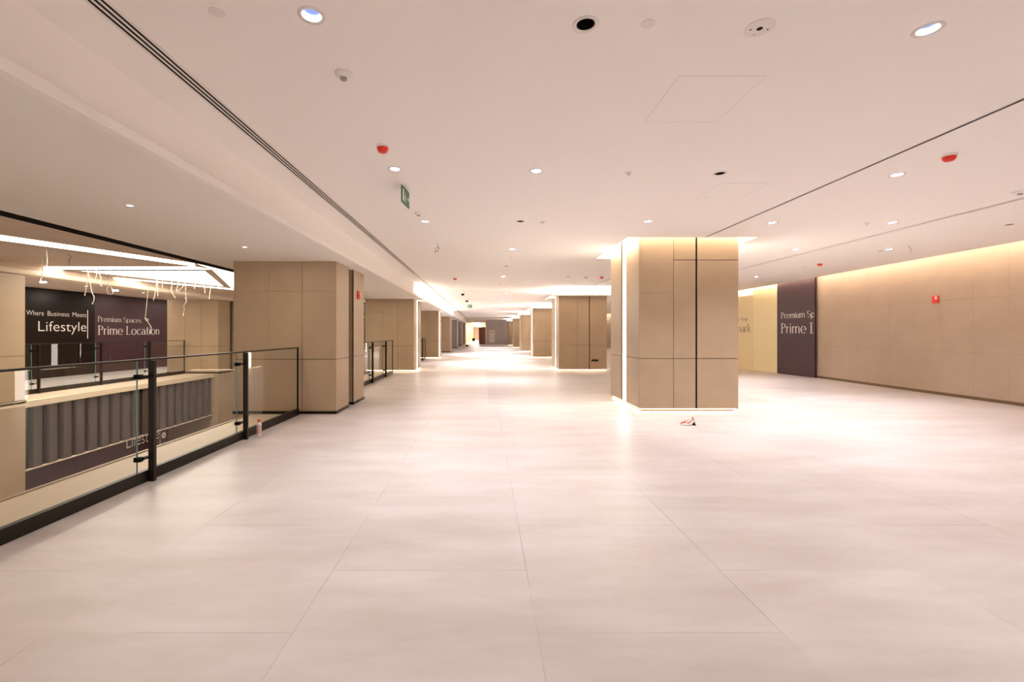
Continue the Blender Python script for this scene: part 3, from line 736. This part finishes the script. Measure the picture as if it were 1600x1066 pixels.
# exit signs
def exit_sign(label, x, y, ztop, w, hgt, rz, drop):
    t = thing('exit_sign', label, 'exit sign', (x, y, 0), rz)
    MB().box(-w * .35, w * .35, -0.03, 0.03, H - 0.012, H + .001).build('ceiling_plate', 'white', t)
    r = MB(); r.tube([(-w * .3, 0, H - .01), (-w * .3, 0, ztop)], 0.003).tube([(w * .3, 0, H - .01), (w * .3, 0, ztop)], 0.003); r.build('rods', 'steel', t)
    MB().box(-w / 2, w / 2, -0.006, 0.006, ztop - hgt, ztop).build('sign_board', 'green', t)
    for s in (-1, 1):
        m = MB(); yy = s * 0.0075
        # running figure, arrow and door in white
        def R(a, b, c, d): m.quad((a * w * s * -1, yy, ztop - hgt + c * hgt), (b * w * s * -1, yy, ztop - hgt + c * hgt), (b * w * s * -1, yy, ztop - hgt + d * hgt), (a * w * s * -1, yy, ztop - hgt + d * hgt))
        R(-.42, -.22, .15, .85)                                  # doorway
        m.disc(0.001, (0, yy, ztop))
        def Q(*p): m.quad(*[(a * w * s * -1, yy, ztop - hgt + b * hgt) for a, b in p])
        Q((-.02, .72), (.04, .72), (.04, .85), (-.02, .85)); Q((-.10, .40), (-.03, .36), (.05, .66), (-.02, .68))
        Q((-.10, .40), (-.16, .16), (-.12, .14), (-.05, .38)); Q((-.05, .40), (.06, .30), (.04, .14), (.08, .14), (.10, .33), (-.01, .46))
        Q((.22, .44), (.36, .44), (.36, .56), (.22, .56)); Q((.34, .32), (.46, .5), (.34, .68))
        m.build('pictogram', 'letter', t)
exit_sign('green and white exit sign hanging edge-on from the ceiling', -0.975, 5.60, 3.275, 0.32, 0.20, math.radians(84), 0.1)
Yx = 24.0
exit_sign('small green exit sign hanging far down the corridor', (734 - CX) / F * Yx, Yx, 1.5 + 44.5 / F * Yx, 0.25, 0.15, 0, 0.3)

# loose wire curls from the ceiling
def wire(name, label, cat, pts, r, mat, grp=None):
    o = MB().tube(smooth_pts(pts, 6), r, 6).build(name, mat, smooth=True); return tag(o, label, cat, grp)
x, y = ceil_at(683, 380, H)
wire('loose_wire', 'curl of grey wire hanging from the ceiling above the corridor', 'wire', [(x, y, H), (x + .02, y, H - .05), (x + .03, y, H - .13), (x - .03, y, H - .17), (x - .03, y, H - .10), (x + .02, y, H - .09), (x + .02, y, H - .15), (x - .06, y, H - .19)], 0.004, 'dcable')
x, y = ceil_at(1418, 384, H)
wire('loose_wire', 'thin wire end hanging from the ceiling on the right', 'wire', [(x, y, H), (x + .03, y, H - .02), (x + .07, y, H - .08), (x + .06, y, H - .14)], 0.004, 'dcable')

# ------------------------------------------------------------ void: ceiling light panels and hanging cables
def vpoly(name, label, pts, mat='voidled', z=HV, t=0.005, cat='ceiling light'):
    P = [ceil_at(px, py, z) for px, py in pts]
    a = sum(P[i][0] * P[(i + 1) % len(P)][1] - P[(i + 1) % len(P)][0] * P[i][1] for i in range(len(P)))
    if a < 0: P.reverse()
    return tag(MB().prism(P, z - t, z - 0.0005).build(name, mat), label, cat)
vpoly('linear_light', 'long white light strip nearest the soffit in the void ceiling', [(-60, 358.5), (303.5, 411.6), (304.5, 415.9), (-60, 367)])
vpoly('linear_light', 'white light strip running straight across the void ceiling', [(48, 416.9), (306, 416.9), (328, 421.0), (66, 421.0)])
vpoly('ceiling_light', 'broad triangular glowing panel in the void ceiling', [(128, 423.5), (319.5, 423.5), (348.5, 447.4)])
vpoly('ceiling_light', 'glowing corner panel of the void ceiling beside the large pillar', [(307.5, 411.6), (372, 423), (372, 451.0), (361.5, 449.2), (331.5, 421.0)])
vpoly('linear_light', 'thin white light line just above the cream beam', [(73, 423.3), (372, 452.0), (372, 453.6), (73, 424.8)])
struct(vpoly('trim_12', None, [(66, 421.3), (320, 421.3), (320, 422.6), (68, 422.6)], 'bronze', t=0.01, cat=None), 'thin dark joint between the glowing shapes of the void ceiling')
cables = [
 ('white cable hanging with a small lit lamp, leftmost over the void', [(64, 396), (65, 415), (66, 430), (64.5, 438)], (67.5, 441)),
 ('thick white cable beside the leftmost hanging lamp', [(72, 388), (72, 405), (73, 420), (73, 432)], None),
 ('white cable with a small bulb end above the word Meets', [(135.5, 417), (135.5, 435), (134.5, 452), (133.5, 461)], None),
 ('white cable with hooked end above the divider line', [(138, 425), (142, 455), (147, 463), (147.5, 470), (144, 474)], None),
 ('white cable with a loop and a small lit lamp', [(171, 408), (171, 430), (170, 445), (168, 452), (169, 460), (175, 459), (176, 452), (171, 445)], (180.5, 454)),
 ('thin cable left of the looped cable', [(150, 418), (149.5, 430), (148.5, 440)], None),
 ('short crooked cable between two straight cables', [(151, 424), (157, 434), (155, 440), (160, 448)], None),
 ('longest white cable with a knot in front of Prime Location', [(230.5, 412), (231, 440), (230, 470), (228, 496), (226, 498), (229, 502), (233, 500), (228.5, 498), (232, 506), (236, 512), (236, 520)], None),
 ('white cable with a twisted end in front of the tan pillar', [(289.5, 422), (289.5, 465), (291, 472), (287.5, 478), (288, 482), (286.5, 488), (287, 493)], None),
 ('short wavy cable with dangling end over the purple board', [(244, 424), (243, 444), (242.5, 458), (240.5, 470)], None),
 ('short cable with a split end beside the wavy one', [(247, 425), (245, 442), (246.5, 455), (247.5, 463)], None),
 ('thin short cable third from the knot', [(252, 425), (253, 440), (253.5, 451)], None),
 ('cable ending in a slanted tail before the curly cable', [(267, 425), (267.5, 445), (268, 455), (275, 466)], None),
 ('curly cable forming a ring under the glowing panel', [(280, 426), (278, 442), (276, 455), (285, 450), (286, 446), (280, 443)], None),
 ('short cable under the right end of the glowing panel', [(303, 426), (304, 440), (304, 452)], None),
 ('forked cable near the right end of the beam', [(316, 428), (317, 446), (320, 452), (321, 459)], None),
 ('thin straight cable next to the large left pillar', [(327, 430), (328, 450), (327.5, 462), (327.5, 468)], None),
 ('dark bent wire stub in the raw ceiling left of the panels', [(104, 398), (110, 401), (108, 405), (110, 408), (106, 413)], None),
]
for lab, pts, lamp in cables:
    Y = (HV - EYE) * F / (CY - pts[0][1])
    P = [((a - CX) / F * Y, Y + 0.02 * math.sin(i * 1.7), EYE + (CY - b) / F * Y) for i, (a, b) in enumerate(pts)]
    P[0] = (P[0][0], P[0][1], HV)
    dark = lab.startswith('dark')
    o = wire('hanging_cable', lab, 'cable', P, 0.006 if not dark else 0.005, 'dcable' if dark else 'cable')
    if lab.startswith('thick'): o.data.materials[0] = M_['cable']
    if lab.startswith(('white', 'thick', 'longest')):
        e = P[-1]; MB().lathe([(0, -0.02), (0.012, -0.018), (0.013, 0.015), (0, 0.018)], e, 10).build('cable_end', 'cable', o, True)
    if lamp:
        lx, lz = (lamp[0] - CX) / F * Y, EYE + (CY - lamp[1]) / F * Y
        MB().box(lx - 0.05, lx + 0.05, Y - 0.02, Y + 0.02, lz - 0.012, lz + 0.012).build('small_lamp', 'lamp', o, bevel=0.004)

# ------------------------------------------------------------ call points
def callpoint(label, loc, rz):
    t = thing('fire_call_point', label, 'fire alarm call point', loc, rz)
    MB().box(-0.085, 0.085, -0.03, 0.0, -0.09, 0.09).build('red_body', 'red', t, bevel=0.008)
    MB().box(-0.05, 0.05, -0.045, -0.029, -0.055, 0.03).build('red_cover', 'red', t, bevel=0.006)
    MB().box(0.02, 0.055, -0.050, -0.030, 0.0, 0.07).build('white_strobe', 'white', t, bevel=0.004)
callpoint('red fire alarm call point high on the tiled right wall', (wall_r(11.18), 11.18, 2.33), ang)
callpoint('red fire alarm call point high on the side of the large left pillar', (-2.76, 9.93, 2.33), PI / 2)
callpoint('tiny red fire alarm call point high on the third left pillar', (-2.76, 28.3, 2.3), PI / 2)

# ------------------------------------------------------------ bottle and tape on the floor
t = thing('spray_bottle', 'small pinkish bottle with red cap on the floor against the railing base', 'bottle', (-3.30, 6.66, 0))
M_['pink'] = plain('pink_white_label', (0.62, 0.42, 0.38), 0.35, noise=0.35, scale=40)
MB().lathe([(0, 0.002), (0.03, 0.002), (0.033, 0.01), (0.033, 0.17), (0.028, 0.19), (0.018, 0.20), (0.018, 0.21)], n=24).build('body', 'white', t, True)
MB().lathe([(0.0338, 0.03), (0.0338, 0.16)], n=24).build('printed_label', 'pink', t, True)
MB().lathe([(0.019, 0.203), (0.021, 0.206), (0.021, 0.238), (0, 0.24)], n=20).build('cap', 'red', t, True)
t = thing('barrier_tape', 'crumpled red and white barrier tape lying in front of the big pillar', 'tape', (3.33, 7.44, 0))
def ribbon(pts, w, name, mat):
    P = smooth_pts(pts, 5); m = MB()
    for j in range(len(P) - 1):
        a, b = P[j], P[j + 1]; tw = math.sin(j * .5) * .02
        m.quad((a.x, a.y - w / 2, a.z), (b.x, b.y - w / 2, b.z), (b.x, b.y + w / 2 + tw, b.z + w * .5), (a.x, a.y + w / 2 + tw, a.z + w * .5))
    o = m.build(name, mat, t, True); s = o.modifiers.new('thickness', 'SOLIDIFY'); s.thickness = 0.002
ribbon([(-.12, 0, .012), (-.08, .02, .03), (-.04, 0, .04), (-.01, -.01, .02), (.03, .02, .035), (.07, .01, .09), (.085, 0, .12)], .022, 'red_strip', 'red')
ribbon([(-.10, -.02, .006), (-.05, -.03, .015), (0, -.03, .01), (.05, -.03, .03), (.08, -.03, .07)], .04, 'white_strip', 'white')
ribbon([(-.05, .03, .05), (-.02, .03, .085), (.03, .03, .08), (.07, .03, .11)], .03, 'white_fold', 'white')
ribbon([(-.06, .03, .035), (-.04, .035, .055), (-.01, .02, .06), (.01, .02, .075)], .014, 'red_fold', 'red')
MB().prism([(.075, -.03), (.115, -.03), (.115, .03), (.075, .03)], 0.0, 0.012).quad((.078, -.01, .012), (.112, -.01, .012), (.095, .0, .10), (.085, .0, .10)).quad((.112, -.01, .012), (.112, .02, .012), (.095, .0, .10)).quad((.078, .02, .012), (.078, -.01, .012), (.085, .0, .10), (.09, .01, .1)).build('black_clip', 'black', t)
